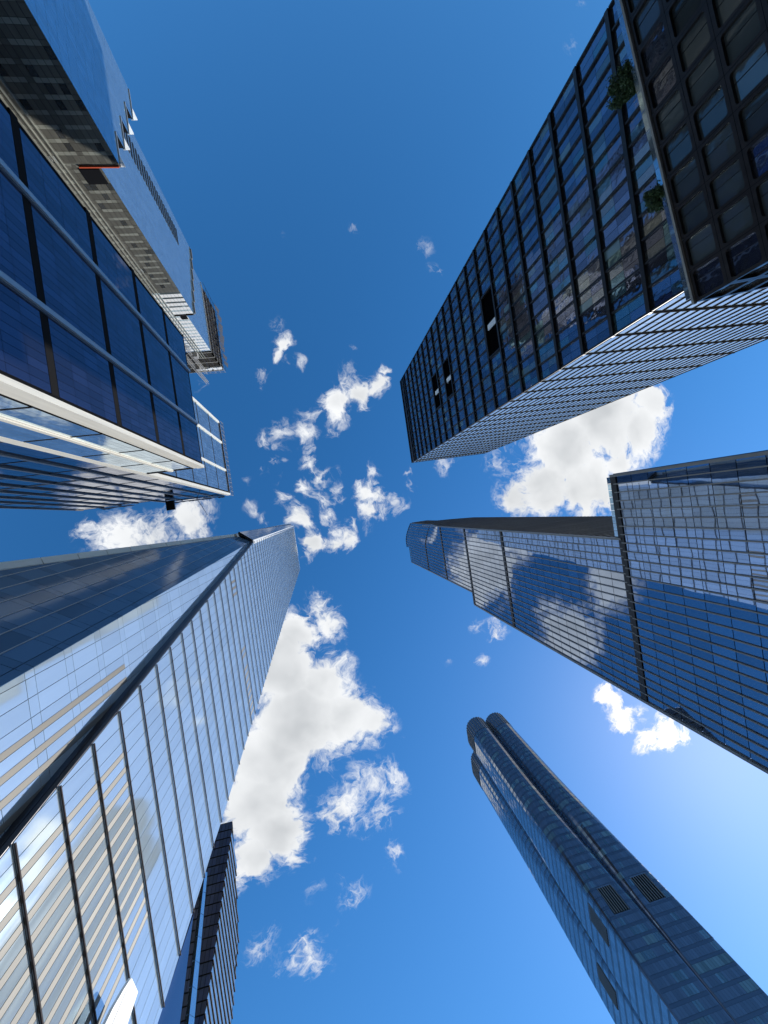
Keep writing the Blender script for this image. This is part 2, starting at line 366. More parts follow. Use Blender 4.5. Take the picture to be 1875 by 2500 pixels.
# face towards the plaza (normal -X): u runs along -Y so that u x v = n
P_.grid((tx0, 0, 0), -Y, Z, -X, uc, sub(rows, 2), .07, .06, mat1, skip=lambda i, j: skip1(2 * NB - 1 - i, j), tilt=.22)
P_.grid((0, ty0, 0), X, Z, Y, sub(xb, 2), sub(rows, 2), .1, .12, lambda i, j, a, b: 'pale_glass', tilt=.05)  # bright cloud reflections put into the colour: paler glass on this side
segs, seg2, vert = [], [], []
for i, zr in enumerate(rows):
    w = .8 if i < len(rows) - 1 else .5
    segs.append(((tx0 - .3, ty1, zr), (tx0 - .3, ty0 + .28, zr), w, .62, Z))
    seg2.append(((tx0 - .32, ty0 + .12, zr), (tx1 + .3, ty0 + .12, zr), w * .55, .22, Z))
bars('floor_band', T, segs, 'black_metal')
bars('floor_band', T, seg2, 'matte_black')
for i, y in enumerate(yb):
    for j in range(len(rows) - 1):
        if j in LOG and LOG[j][0] < i < LOG[j][1]: continue
        vert.append(((tx0 - .2, y, rows[j] + .45), (tx0 - .2, y, rows[j + 1] - .45), .34, .4, Y))
gm = Geo()
for a, b, w, d, sd in vert: gm.bar(a, b, w, d, 'black_metal', sd)
for x in sub(xb, 2): gm.bar((x, ty0 + .1, 12), (x, ty0 + .1, ttop), .26, .18, 'matte_black', X)
part('mullion', gm, T, stuff=True)
for r, (b0, b1) in LOG.items():
    za, zb = rows[r] + .5, rows[r + 1] - .5; ya, ye = yb[b0] + .3, yb[b1] - .3
    gl = Geo()
    xx = tx0 - .12
    gl.box((xx, (ya + ye) / 2, zb - .15), X * .5, Y * (ye - ya) / 2, Z * .15, 'bronze_metal')
    gl.box((xx, ya + .15, (za + zb) / 2), X * .5, Y * .15, Z * (zb - za) / 2 - .0 * Z, 'bronze_metal')
    gl.box((xx, ye - .15, (za + zb) / 2), X * .5, Y * .15, Z * (zb - za) / 2, 'bronze_metal')
    gl.box((tx0 + .12, (ya + ye) / 2, (za + zb) / 2), X * .05, Y * (ye - ya) / 2, Z * (zb - za) / 2, 'shade_black')  # black sheet stands in for the shade inside the loggia
    lo = part('loggia', gl, T)
    ym = ya + (ye - ya) * .52
    gl = Geo(); gl.box((tx0 - .05, ym, (za + zb) / 2 - 0.4), X * .12, Y * .85, Z * ((zb - za) / 2 - .9), 'white_panel')
    part('screen_panel', gl, lo)
P_.finish()
# podium, turned a few degrees, with deep rounded frames
pa = math.radians(-6.4)
pu = Vector((math.sin(pa), -math.cos(pa), 0)); pn = Vector((-math.cos(pa), -math.sin(pa), 0))
pod = Vector((53.0, -21.5, 0)); ptop = 45 + E0
g = Geo()
pv = -pn      # v2: into the building
base_loop = [pod + pv * .55 + pu * .55, pod + pv * .55 + pu * 62, pod + pv * 60 + pu * 62, pod + pv * 60 + pu * .55]
g.prism([p + Z * (ptop - .4) for p in base_loop], Vector((0, 0, -(ptop - .4))), 'interior')
part('podium_wall', g, T)
def rframe(c, u, v, n, w, h, hole_w, hole_h, rad, depth, mat):
    g = Geo(); outer, inner = [], []
    q = 4
    for (sx, sy, a0) in ((1, 1, 0), (-1, 1, 90), (-1, -1, 180), (1, -1, 270)):
        for k_ in range(q + 1):
            a = math.radians(a0 + 90 * k_ / q)
            inner.append((sx * (hole_w / 2 - rad) + rad * math.cos(a), sy * (hole_h / 2 - rad) + rad * math.sin(a)))
            ox = sx * w / 2; oy = sy * h / 2
            f = k_ / q
            if a0 in (0, 180): outer.append((ox, inner[-1][1] if f < .5 and k_ == 0 else oy) if f < .5 and k_ == 0 else (ox, oy) if k_ < q else (inner[-1][0], oy))
            else: outer.append((inner[-1][0], oy) if k_ == 0 else (ox, oy) if k_ < q else (ox, inner[-1][1]))
    W = lambda p, d: c + u * p[0] + v * p[1] - n * d
    m = len(inner)
    for i in range(m):
        j = (i + 1) % m
        if (Vector(outer[i]) - Vector(outer[j])).length > 1e-4: g.face([W(outer[i], 0), W(outer[j], 0), W(inner[j], 0), W(inner[i], 0)], mat)
        else: g.face([W(outer[i], 0), W(inner[j], 0), W(inner[i], 0)], mat)
        g.face([W(inner[i], 0), W(inner[j], 0), W(inner[j], depth), W(inner[i], depth)], mat)
    return g
def podium_face(org, u, n, ncol, rowsz, cw, void=None):
    for i in range(ncol):
        for j in range(len(rowsz) - 1):
            h = rowsz[j] - rowsz[j + 1]
            c = org + u * (cw * (i + .5)) + Z * (rowsz[j] - h / 2)
            q = proj(c)
            if not q or not (-250 < q[0] < 2300 and -300 < q[1] < 2700): continue
            if void and void[0] <= i < void[1] and void[2] <= j < void[3]: continue
            fr = part('window_frame', rframe(c, u, Z, n, cw - .05, h - .05, cw - .75, h - .85, .35, .5, 'bronze_metal'), T)
            gp = Geo(); hw, hh = cw / 2 - .3, h / 2 - .35
            cc = c - n * .42
            tl = random.gauss(0, .004)
            gp.prism([cc - u * hw - Z * hh, cc + u * hw - Z * hh, cc + u * hw + Z * hh + n * tl, cc - u * hw + Z * hh + n * tl], -n * .08, 'podium_glass' if random.random() < .8 else 'dark_glass')
            part('pane', gp, fr)
            gb = Geo(); gb.bar(cc - Z * hh + n * .03 + u * hw * .3, cc + Z * hh + n * .03 + u * hw * .3, .05, .08, 'black_metal', u)
            part('mullion', gb, fr)
prow = [ptop - .3 - 4.25 * i for i in range(10)]
podium_face(pod + Vector((0, 0, 0)), pu, pn, 13, prow, 4.2, (0, 2, 4, 6))
podium_face(pod - pu * 0 + pv * 0.05 + pv * 0, pv, -pu, 12, prow, 4.2)
# the large rounded opening low on the podium
h = prow[4] - prow[6]; c = pod + pu * 4.2 + Z * (prow[4] - h / 2)
for k_ in range(4):
    part('portal_frame', rframe(c - pn * (.28 * k_), pu, Z, pn, 8.35 - .9 * k_, h - .05 - .9 * k_, 8.35 - .9 * (k_ + 1), h - .9 * (k_ + 1), 1.0, .3, 'bronze_metal'), T)
g = Geo(); g.bar(pod + pu * -.1 + Z * (ptop - .12) + pn * .05, pod + pu * 60 + Z * (ptop - .12) + pn * .05, .3, .5, 'concrete', Z); part('terrace_coping', g, T)
g = Geo(); g.prism([p + Z * (ptop - .34) for p in [pod + pu * .3 + pv * .2, pod + pu * 61 + pv * .2, pod + pu * 61 + pv * 14, pod + pu * .3 + pv * 30]], Vector((0, 0, -.05)), 'concrete'); part('terrace', g, T)
# glass balustrade behind the coping
g = Geo()
for i in range(22):
    a = pod + pu * (1 + i * 2.6) + pv * .25 + Z * (ptop + .05); g.prism([a, a + pu * 2.5, a + pu * 2.5 + Z * 1.05, a + Z * 1.05], pv * .03, 'teal_glass')
part('balustrade', g, T)

# ------------------------------------------------------------------ trees on the terrace
def tree(loc, h, r, label, seed):
    rnd = random.Random(seed)
    t = thing('tree', label, 'tree', loc, 'trees on the planted terrace')
    g = Geo(); loc = Vector(loc)
    def limb(a, b, ra, rb):
        ax = (b - a).normalized(); s = ax.cross(Vector((.3, .9, .1))).normalized(); o_ = ax.cross(s); n = 7
        A = [a + (s * math.cos(6.2832 * i / n) + o_ * math.sin(6.2832 * i / n)) * ra for i in range(n)]
        B = [b + (s * math.cos(6.2832 * i / n) + o_ * math.sin(6.2832 * i / n)) * rb for i in range(n)]
        for i in range(n): g.face([A[i], A[(i + 1) % n], B[(i + 1) % n], B[i]], 'bark')
    top = loc + Vector((0, 0, h * .45)); limb(loc, top, .16, .1)
    tips = []
    for i in range(11):
        a = 2.4 * i; e = loc + Vector((math.cos(a) * r * .75, math.sin(a) * r * .75, h * (.45 + .05 * i))); limb(top + Vector((0, 0, h * .02 * i)), e, .06, .02); tips.append(e)
    limb(top, loc + Vector((0, 0, h * .95)), .1, .02)
    part('trunk', g, t)
    g = Geo()
    clumps = []
    for i in range(95):
        d = Vector((rnd.gauss(0, 1), rnd.gauss(0, 1), rnd.gauss(0, 1))).normalized() * rnd.random() ** .45
        clumps.append((loc + Vector((d.x * r, d.y * r, h * .58 + d.z * h * .42)), rnd.uniform(.25, .55) * r * .5))
    for c, cr in clumps:
        for k_ in range(80):
            d = Vector((rnd.gauss(0, 1), rnd.gauss(0, 1), rnd.gauss(0, .8))) * cr * .62
            p = c + d; a = Vector((rnd.gauss(0, 1), rnd.gauss(0, 1), rnd.gauss(0, 1))).normalized(); b = a.cross(Vector((rnd.gauss(0, 1), rnd.gauss(0, 1), rnd.gauss(0, 1)))).normalized()
            l, w = rnd.uniform(.12, .22), rnd.uniform(.06, .11)
            g.face([p - a * l, p + b * w, p + a * l, p - b * w], 'foliage')
    part('crown', g, t, stuff=True)
def on_terrace(i, j): return pod + pu * i + pv * j + Z * (ptop - .3)
tree(on_terrace(33, .9), 5.6, 1.9, 'tall dark leafy tree overhanging the podium terrace, the farther from its corner', 3)
tree(on_terrace(16.2, .9), 4.2, 1.6, 'smaller rounded green tree overhanging the podium terrace near its corner', 5)

# ------------------------------------------------------------------ blue tower with setbacks (right)
B = thing('skyscraper', 'blue reflective tower of stepped tiers with dark bands and a brown stone side', 'skyscraper', (85, 25, 0))
bx = 61.0; by1, by2, bya, byb = -0.15, 13.5, 42.4, 48.0
bands = [73.5 + E0, 130.6 + E0, 167.3 + E0, 204 + E0, 241 + E0]
btop, bwing = 300 + E0, 291 + E0
def flo(a, b): return cuts(a, b, 4.1)
P_ = Panes(B)
def yc(a, b): return cuts(a, b, 1.79)
def neg(c): return [-q for q in reversed(c)]
part('core_wall', block(bx + .3, 118, by1 + .3, byb - .3, 0, bands[0] - .4), B)
part('core_wall', block(bx + .3, 94, by2 + .3, byb - .3, bands[0] - .4, bands[2]), B)
part('core_wall', block(bx + .3, 92, by2 + .3, bya - .3, bands[2], bands[3]), B)
LEV = [(6, bands[0], by1, byb), (bands[0], bands[1], by2, byb), (bands[1], bands[2], by2, byb), (bands[2], bands[3], by2, bya)]
BWH = .75
for li, (za, zb, ya, ye) in enumerate(LEV):
    vc = flo(za + BWH, zb - BWH); ucs = yc(ya, ye)
    P_.grid((bx, 0, 0), -Y, Z, -X, neg(ucs), vc, .10, .12, 'blue_glass', tilt=.09)
    segs = [((bx - .14, y, za + (0 if li else -5)), (bx - .14, y, zb), .2, .34, Y) for y in ucs]
    bars('fin', B, segs, 'grey_metal' if li == 0 else 'grey_metal')
    bars('dark_band', B, [((bx - .12, ya, zb), (bx - .12, ye, zb), 1.5, .3, Z)], 'black_metal')
# curved upper tiers: plan is a polyline
def xcurve(y, k_): return bx + k_ * max(0.0, (27.0 - y) / (27.0 - by2)) ** 1.6 * 5.6
ys = yc(by2, bya)
for (za, zb, k0, k1) in ((bands[3], bands[4], 0.0, 1.0), (bands[4], btop, 1.0, 1.0)):
    n_f = max(1, round((zb - za) / 4.1))
    for j in range(n_f):
        z0, z1 = za + .7 + (zb - za - 1.4) * j / n_f, za + .7 + (zb - za - 1.4) * (j + 1) / n_f
        kk = k0 + (k1 - k0) * (j + .5) / n_f
        for i in range(len(ys) - 1):
            ye = ys[i + 1]
            if z1 > bwing and (ys[i] + ye) / 2 > 31: continue
            a, b = Vector((xcurve(ys[i], kk), ys[i], z0)), Vector((xcurve(ye, kk), ye, z0))
            u = (a - b).normalized(); n = u.cross(Z); w, hgt = (a - b).length - .1, z1 - z0 - .12
            P_.add((a + b) / 2 + Z * (z1 - z0) / 2 + n * .05, u, Z, n, ((-w / 2, -hgt / 2), (w / 2, -hgt / 2), (w / 2, hgt / 2), (-w / 2, hgt / 2)), .08, 'blue_glass', .09)
    for y in ys:
        g = Geo(); zt = zb if y <= 31.5 else min(zb, bwing)
        if k0 == k1: g.bar((xcurve(y, k0) - .18, y, za), (xcurve(y, k1) - .18, y, zt), .22, .35, 'grey_metal', Y)
        else:
            for j in range(4): g.bar((xcurve(y, j / 4) - .18, y, za + (zb - za) * j / 4), (xcurve(y, (j + 1) / 4) - .18, y, za + (zb - za) * (j + 1) / 4), .22, .35, 'grey_metal', Y)
        part('fin', g, B)
    g = Geo()
    for i in range(len(ys) - 1):
        if zb == btop and ys[i] > 31: zt = bwing
        else: zt = zb
        a, b = Vector((xcurve(ys[i], k1) - .12, ys[i] - .02, zt)), Vector((xcurve(ys[i + 1], k1) - .12, ys[i + 1], zt))
        g.bar(a, b, 1.4 if zb != btop else .5, .35, 'black_metal', Z)
    part('dark_band', g, B)
    g = Geo()        # core following the curve
    for (zz0, zz1, kk0, kk1) in (((za, za + (zb - za) / 2, k0, (k0 + k1) / 2), (za + (zb - za) / 2, zb, (k0 + k1) / 2, k1))):
        for i in range(len(ys) - 1):
            zt = min(zz1, bwing - .3) if ys[i] > 31 else zz1 - .3 * (zz1 == btop)
            if zt <= zz0: continue
            lo = [Vector((xcurve(y, kk0) + .45, y, zz0)) for y in (ys[i], ys[i + 1])]; hi = [Vector((xcurve(y, kk1) + .45, y, zt)) for y in (ys[i], ys[i + 1])]
            g.face([lo[0], lo[1], hi[1], hi[0]], 'interior')
    ze = min(zb, btop) - .3
    xr = 90 if zb != btop else 80
    for yy in (by2 + .3, bya - .3): g.face([Vector((xcurve(yy, k0) + .45, yy, za)), Vector((xr, yy, za)), Vector((xr, yy, ze if yy < 31 else min(ze, bwing))), Vector((xcurve(yy, k1) + .45, yy, ze if yy < 31 else min(ze, bwing)))], 'interior')
    g.face([(xr, by2 + .3, za), (xr, bya - .3, za), (xr, bya - .3, min(ze, bwing)), (xr, by2 + .3, ze)], 'interior')
    g.face([(xcurve(by2, k1) + .4, by2 + .3, ze), (xr, by2 + .3, ze), (xr, 31, ze), (xcurve(31, k1) + .4, 31, ze)], 'interior')
    part('core_wall', g, B)
P_.finish()
# brown stone side wall with close horizontal courses
g = Geo()
outline = [(bx + .4, bands[0] - .5), (94.5, bands[0] - .5), (94.5, 239 + E0), (86, 262 + E0), (80, 270 + E0), (79, btop), (66.8, btop), (66.5, bands[4]), (bx + .4, bands[3])]
g.prism([Vector((x, by2 - .06, z)) for x, z in outline], Y * .3, 'bronze_metal'); part('stone_wall', g, B)
def xr_at(z): 
    return 94.5 if z < 240.7 else 94.5 - (z - 240.7) * 8.5 / 23 if z < 263.7 else 86 - (z - 263.7) * 6 / 8 if z < 271.7 else 79.5
def xl_at(z): return bx + .4 if z < bands[3] else bx + .4 + 5.6 * min(1, (z - bands[3]) / 37)
g = Geo(); z = bands[0]; nc = 0
while z < btop - 1:
    gg = Geo(); gg.bar((xl_at(z), by2 - .25, z), (xr_at(z), by2 - .25, z), .7, .4, 'brown_stone', Z)
    if nc < 160: part('stone_course', gg, B)
    z += 1.9; nc += 1
g = Geo(); g.bar((bx - .2, by2 - .18, bands[0]), (bx - .2, by2 - .18, bands[4]), .5, .45, 'grey_metal', X); part('corner_trim', g, B)
for y, zz, nm in ((by1, bands[0], 0), (byb, bands[2], 1), (bya, bwing, 2)):
    g = Geo(); g.bar((bx - .15, y, 2 if nm < 2 else bands[2]), (bx - .15, y, zz + .7 if nm == 0 else zz), .55, .5, 'grey_metal', Y); part('corner_trim', g, B)
# parapet, soffit strip and terrace rail over the wide base
g = Geo(); g.box((bx + 10, by1 - .22, bands[0] - 30), X * 10, Y * .2, Z * 30, 'slate_glass'); part('side_glazing', g, B)
g = Geo(); g.box((bx + .9, (by1 + by2) / 2 - .2, bands[0] + .95), X * .5, Y * (by2 - by1 - .2) / 2, Z * .35, 'black_metal'); part('parapet', g, B)
g = Geo()
for i in range(9): g.box((bx + .35, by1 + .9 + i * 1.45, bands[0] + 1.9), X * .02, Y * .68, Z * .55, 'teal_glass')
part('terrace_rail', g, B)

# ------------------------------------------------------------------ quatrefoil tower (lower right)
Q = thing('residential_tower', 'dark blue-glass tower whose square base swells into four rounded cylinders', 'residential tower', (95, 184, 0))
qx, qy, qsx, qsy, qtop = 80.7, 161.2, 29.6, 46.0, 276 + E0
def rad(z):
    f = min(1, max(0, (z - 95) / (qtop - 120 - 95 + 60))); f = f * f * (3 - 2 * f)
    return 0.35 + (qsx / 4 - .38) * f
def outline_q(z, nq):
    """plan of the two sides that face the plaza: from the far end of the -X side, round the near corner, to the far end of the -Y side"""
    r = rad(z); pts = []
    def arc(cx, cy, a0, a1):
        for i in range(nq + 1):
            a = math.radians(a0 + (a1 - a0) * i / nq); pts.append((cx + r * math.cos(a), cy + r * math.sin(a)))
    def lin(n):            # straight run to be subdivided
        pts.append(('L', n))
    xm, ym, xe, ye = qx + qsx / 2, qy + qsy / 2, qx + qsx, qy + qsy
    arc(qx + r, ye - r, 100, 180); lin(10)
    arc(qx + r, ym + r, 180, 268); arc(qx + r, ym - r, 92, 180); lin(10)
    arc(qx + r, qy + r, 180, 270); lin(6)
    arc(xm - r, qy + r, 270, 358); arc(xm + r, qy + r, 182, 270); lin(6)
    arc(xe - r, qy + r, 270, 362)
    out = []
    for i, p in enumerate(pts):
        if p[0] == 'L':
            a, b, n = pts[i - 1], pts[i + 1], p[1]
            for k_ in range(1, n): out.append((a[0] + (b[0] - a[0]) * k_ / n, a[1] + (b[1] - a[1]) * k_ / n))
        else: out.append(p)
    return out
NF = 74; zs = [4 + (qtop - 4) * i / NF for i in range(NF + 1)]
P_ = Panes(Q)
louver_z = (132.3 + E0, 142.2 + E0)
gcore, gsp = Geo(), Geo()
lit = {}
for j in range(NF):
    A, Bp = outline_q(zs[j], 6), outline_q(zs[j + 1], 6)
    n = len(A); crown = zs[j] > qtop - 15
    for i in range(n - 1):
        a, b, c, d = Vector((*A[i + 1], zs[j])), Vector((*A[i], zs[j])), Vector((*Bp[i], zs[j + 1])), Vector((*Bp[i + 1], zs[j + 1]))
        # seen from outside, order a (right foot) ... keep u to the viewer's right
        gcore.face([b, a, d, c], 'shaded_glass')
        if (a - b).length < .25: continue
        u = (a - b).normalized(); v = ((c + d) / 2 - (a + b) / 2).normalized(); nn = u.cross(v).normalized()
        w, hgt = (a - b).length, (zs[j + 1] - zs[j])
        ctr = (a + b + c + d) / 4
        on_dark = nn.y < -.6  # darker glass on this side puts its shade into the colour
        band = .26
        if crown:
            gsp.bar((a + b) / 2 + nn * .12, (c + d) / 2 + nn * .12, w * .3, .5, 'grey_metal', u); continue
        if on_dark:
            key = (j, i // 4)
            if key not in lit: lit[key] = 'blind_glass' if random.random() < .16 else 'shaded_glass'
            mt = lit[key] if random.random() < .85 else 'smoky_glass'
        else: mt = 'bright_side_glass'
        inl = louver_z[0] < ctr.z < louver_z[1] and ((nn.y < -.8 and (84.4 < ctr.x < 91.5 or 99.2 < ctr.x < 107)) or (nn.x < -.8 and (165.0 < ctr.y < 172.5 or 189 < ctr.y < 196.5)))
        if inl: continue
        nsub = 2 if w > 1.35 else 1
        for s_ in range(nsub):
            cc = ctr + u * (w * ((s_ + .5) / nsub - .5)); ww = w / nsub - .09; hh = hgt * (1 - band) - .1
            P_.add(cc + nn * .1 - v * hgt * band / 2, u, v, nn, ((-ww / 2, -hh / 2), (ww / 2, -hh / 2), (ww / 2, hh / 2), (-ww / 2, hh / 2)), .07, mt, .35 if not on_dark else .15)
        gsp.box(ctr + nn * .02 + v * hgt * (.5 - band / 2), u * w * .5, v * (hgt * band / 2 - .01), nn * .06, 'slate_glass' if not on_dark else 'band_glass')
gcore.face([Vector((*p, qtop)) for p in outline_q(qtop, 6)] + [Vector((qx + qsx, qy + qsy, qtop)), Vector((qx + 8, qy + qsy - 1, qtop))], 'interior')
part('core_wall', gcore, Q); part('spandrel', gsp, Q, stuff=True); P_.finish()
part('rear_wall', block(qx + 9, qx + qsx - .5, qy + 9, qy + qsy - .5, 0, qtop - 1), Q)
za, zb = louver_z
for (k_, a, b) in (('y', 84.6, 91.4), ('y', 99.6, 107), ('x', 165.2, 172.3), ('x', 189.2, 196.3)):
    g = Geo()
    if k_ == 'y': g.box(((a + b) / 2, qy + .05, (za + zb) / 2), X * (b - a) / 2, Y * .05, Z * (zb - za) / 2, 'interior')
    else: g.box((qx + .05, (a + b) / 2, (za + zb) / 2), X * .05, Y * (b - a) / 2, Z * (zb - za) / 2, 'interior')
    bank = part('louver_bank', g, Q)
    for i in range(7):
        t_ = a + (b - a) * (i + .5) / 7; g = Geo()
        if k_ == 'y': g.bar((t_, qy - .12, za), (t_, qy - .12, zb), .38, .3, 'grey_metal', X)
        else: g.bar((qx - .12, t_, za), (qx - .12, t_, zb), .38, .3, 'grey_metal', Y)
        part('louver', g, bank)

# ------------------------------------------------------------------ folded glass tower (lower left)
W_ = thing('skyscraper', 'tall pale faceted glass skyscraper folded along a slanting dark soffit', 'skyscraper', (-50, 25, 0))
fx, fd, FP, BP = -28.1, 1.45, 5.65, 1.8
ftop = 372 + E0
trim = [(3.0, ftop), (4.9, 160 + E0), (22.2, 36 + E0), (27.4, 0)]
redge = [(57.1, 0), (57.0, 55 + E0), (55.4, 94 + E0), (52.3, 165 + E0), (47.6, 271 + E0), (43.6, 368 + E0)]
clip3 = [trim[3]] + redge + [trim[0], trim[1]]
clip3 = [(27.4, 0), (57.1, 0), (57.0, 56), (52.3, 167), (43.5, ftop), (3.0, ftop), (4.9, 161.7), (22.2, 37.7)]
z0 = 64.1 + E0 - FP * 20
while z0 < -FP: z0 += FP
fl = [z0 + FP * i for i in range(70)]
P_ = Panes(W_)
def m3(i, j, a, b):
    return 'pale_glass'
ub = [2.0 + BP * i for i in range(33)]
def stripe(y, z):
    if z < 54.5: return 23.6 < y < 45
    if 115 < z < 124: return 13 < y < 18 or 32 < y < 52 and random.random() < .8
    return False
# wide glass and, on some bays, a narrow beige strip beside it
for i in range(len(ub) - 1):
    for j in range(len(fl) - 1):
        yc_, zc_ = ub[i] + BP / 2, fl[j] + FP / 2
        if stripe(yc_, zc_): spans = ((ub[i] + .03, ub[i] + 1.12, 'pale_glass'), (ub[i] + 1.18, ub[i] + BP - .03, 'beige_panel'))
        else: spans = ((ub[i] + .04, ub[i] + BP - .04, 'pale_glass'),)
        for a, b, mt in spans:
            r = clip_poly([(a, fl[j] + .1), (b, fl[j] + .1), (b, fl[j + 1] - .1), (a, fl[j + 1] - .1)], clip3)
            if len(r) < 3 or area2(r) < .08: continue
            ca, cb = sum(p[0] for p in r) / len(r), sum(p[1] for p in r) / len(r)
            P_.add(Vector((fx, ca, cb)), Y, Z, X, tuple((round(p[0] - ca, 4), round(p[1] - cb, 4)) for p in r), .1, mt, .10)
# body of the front slab and its soffit
g = Geo(); loop = [Vector((fx - .12, y, z)) for y, z in clip3]
g.prism(loop, -X * (fd - .12), 'dark_trim'); part('front_wall', g, W_)
for j, z in enumerate(fl):
    if z < 2: continue
    yl = None
    for (ya, za_), (yb_, zb_) in zip(trim[:-1], trim[1:]):
        if zb_ <= z <= za_: yl = ya + (yb_ - ya) * (za_ - z) / (za_ - zb_)
    yr = None
    for (ya, za_), (yb_, zb_) in zip(redge[:-1], redge[1:]):
        if za_ <= z <= zb_: yr = ya + (yb_ - ya) * (z - za_) / (zb_ - za_)
    if yl is None or yr is None: continue
    g = Geo(); g.bar((fx + .16, yl, z), (fx + .16, yr, z), .13 if z < 200 else .12, .12, 'fin_metal', Z); part('floor_fin', g, W_)
# slanting soffit edge with a groove
A, Bv = Vector((0, trim[1][0], trim[1][1])), Vector((0, trim[2][0], trim[2][1])); C0 = Vector((0, trim[3][0], 0))
for p, q in ((A, Bv), (Bv, C0)):
    for xa, xb in ((-.05, -.62), (-.70, -1.45)):
        dn = (q - p).cross(X).normalized(); dn = dn if dn.y < 0 else -dn
        g = Geo(); c = [Vector((fx + xa, 0, 0)) + p, Vector((fx + xa, 0, 0)) + q, Vector((fx + xb, 0, 0)) + q, Vector((fx + xb, 0, 0)) + p]
        g.prism([v_ + dn * .12 for v_ in c], -dn * .1, 'dark_trim'); part('soffit_panel', g, W_)
# recessed facet beside the soffit: vertical, 2.75 m behind
rx = fx - fd
bl = lambda z: 12.2 - .0455 * (z - E0)
clip2 = [(bl(0), 0), (30, 0), (24.5, 37), (4.95, 163), (bl(150), 151)]
vc2 = []
for z in fl: vc2 += [z, z + FP * .22]
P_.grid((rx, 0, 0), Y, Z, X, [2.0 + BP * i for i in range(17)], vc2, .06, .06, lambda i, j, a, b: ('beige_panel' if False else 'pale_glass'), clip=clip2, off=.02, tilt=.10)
# beige strips on the recessed facet
for i in range(2, 14):
    for j in range(len(fl) - 1):
        if fl[j] > 56: continue
        y = 2.0 + BP * i
        if y + .9 > 13.8:
            r = clip_poly([(y + 1.15, fl[j]), (y + 1.75, fl[j]), (y + 1.75, fl[j + 1]), (y + 1.15, fl[j + 1])], clip2)
            if len(r) > 2 and area2(r) > .3:
                g = Geo(); g.prism([Vector((rx + .06, a, b)) for a, b in r], -X * .03, 'beige_panel'); part('beige_strip', g, W_)
g = Geo(); g.prism([Vector((rx - .12, y, z)) for y, z in clip2], -X * .2, 'interior'); part('recessed_wall', g, W_)
# dark facet turned away from the recess
hd = Vector((-.839, -.545, 0)); lean = Vector((0, -.0455, 1)); lean_l = lean.length
n1 = hd.cross(lean.normalized()).normalized()
if n1.y > 0: n1 = -n1
O1 = Vector((rx + .05, 12.2 + .0455 * E0, 0))
tw = lambda z: max(0, 22.6 - .1085 * (z - E0))
clip1 = [(0, 0), (0, 166 * lean_l), (-tw(166), 166 * lean_l), (-tw(0), 0)]
uu = -hd
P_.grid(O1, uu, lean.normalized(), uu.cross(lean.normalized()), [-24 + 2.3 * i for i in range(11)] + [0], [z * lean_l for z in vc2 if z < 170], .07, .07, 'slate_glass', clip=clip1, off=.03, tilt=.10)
g = Geo(); nrm = uu.cross(lean.normalized())
g.prism([O1 + uu * a + lean.normalized() * b - nrm * .12 for a, b in clip1], -nrm * .3, 'dark_trim'); part('turned_wall', g, W_)
for i in range(1, 10):       # light mullions running up the dark facet
    a = -24 + 2.3 * i
    zt = min(166, (22.6 + a) / .1085 + E0)
    if zt < 8: continue
    g = Geo(); p = O1 + uu * a + nrm * .06
    g.bar(p, p + lean * zt, .09, .1, 'mullion_light', uu); part('mullion', g, W_)
# upper dark facet and its white edges
ua = [Vector((fx - .1, 4.9, 161.7)), Vector((-33.5, .5, 161.7)), Vector((-31.2, .3, ftop)), Vector((fx - .1, 3.0, ftop))]
un = (ua[0] - ua[1]).normalized(); vn = (ua[2] - ua[1]).normalized(); nn = un.cross(vn).normalized()
wl, wh = (ua[0] - ua[1]).length, (ua[2] - ua[1]).length
loc2 = lambda p: ((p - ua[1]).dot(un), (p - ua[1]).dot(vn))
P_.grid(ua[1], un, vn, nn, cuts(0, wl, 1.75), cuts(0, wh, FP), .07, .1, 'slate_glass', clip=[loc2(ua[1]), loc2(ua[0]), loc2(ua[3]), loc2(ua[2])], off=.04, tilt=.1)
g = Geo(); g.prism([ua[1], ua[0], ua[3], ua[2]], -nn * .3, 'dark_trim'); part('upper_wall', g, W_)
g = Geo(); g.bar(ua[0] + nn * .1, ua[1] + nn * .1, .5, .35, 'black_metal', Z); part('reveal', g, W_)
g = Geo(); g.prism([Vector((fx + .06, 4.3, 160)), Vector((fx + .06, 5.9, 160)), Vector((fx + .06, 3.7, ftop)), Vector((fx + .06, 2.6, ftop))], -X * .5, 'white_panel'); part('edge_trim', g, W_)
def edge_panel(p0, p1, q0, q1, n, thick, mat, name):
    for k_ in range(n):
        f0, f1 = k_ / n, (k_ + .975) / n
        g = Geo(); g.prism([p0.lerp(p1, f0), p0.lerp(p1, f1), q0.lerp(q1, f1), q0.lerp(q1, f0)], thick, mat); part(name, g, W_)
e0 = O1 + uu * (-tw(0)); e1 = O1 + uu * (-tw(166)) + lean * 166
edge_panel(e0 + nrm * .2, e1 + nrm * .2, e0 + Vector((-.3, -1.0, 0)) + nrm * .2, e1 + Vector((-.3, -.9, 0)) + nrm * .2, 22, -nrm * .5, 'white_stone', 'stone_panel')
edge_panel(e1 + Vector((0.3, .1, -8)), ua[2] + Vector((-.1, 0, 0)), e1 + Vector((-.2, -1.3, -8)), ua[2] + Vector((-.4, -.55, 0)), 9, Vector((-.4, .1, 0)), 'white_panel', 'edge_trim')
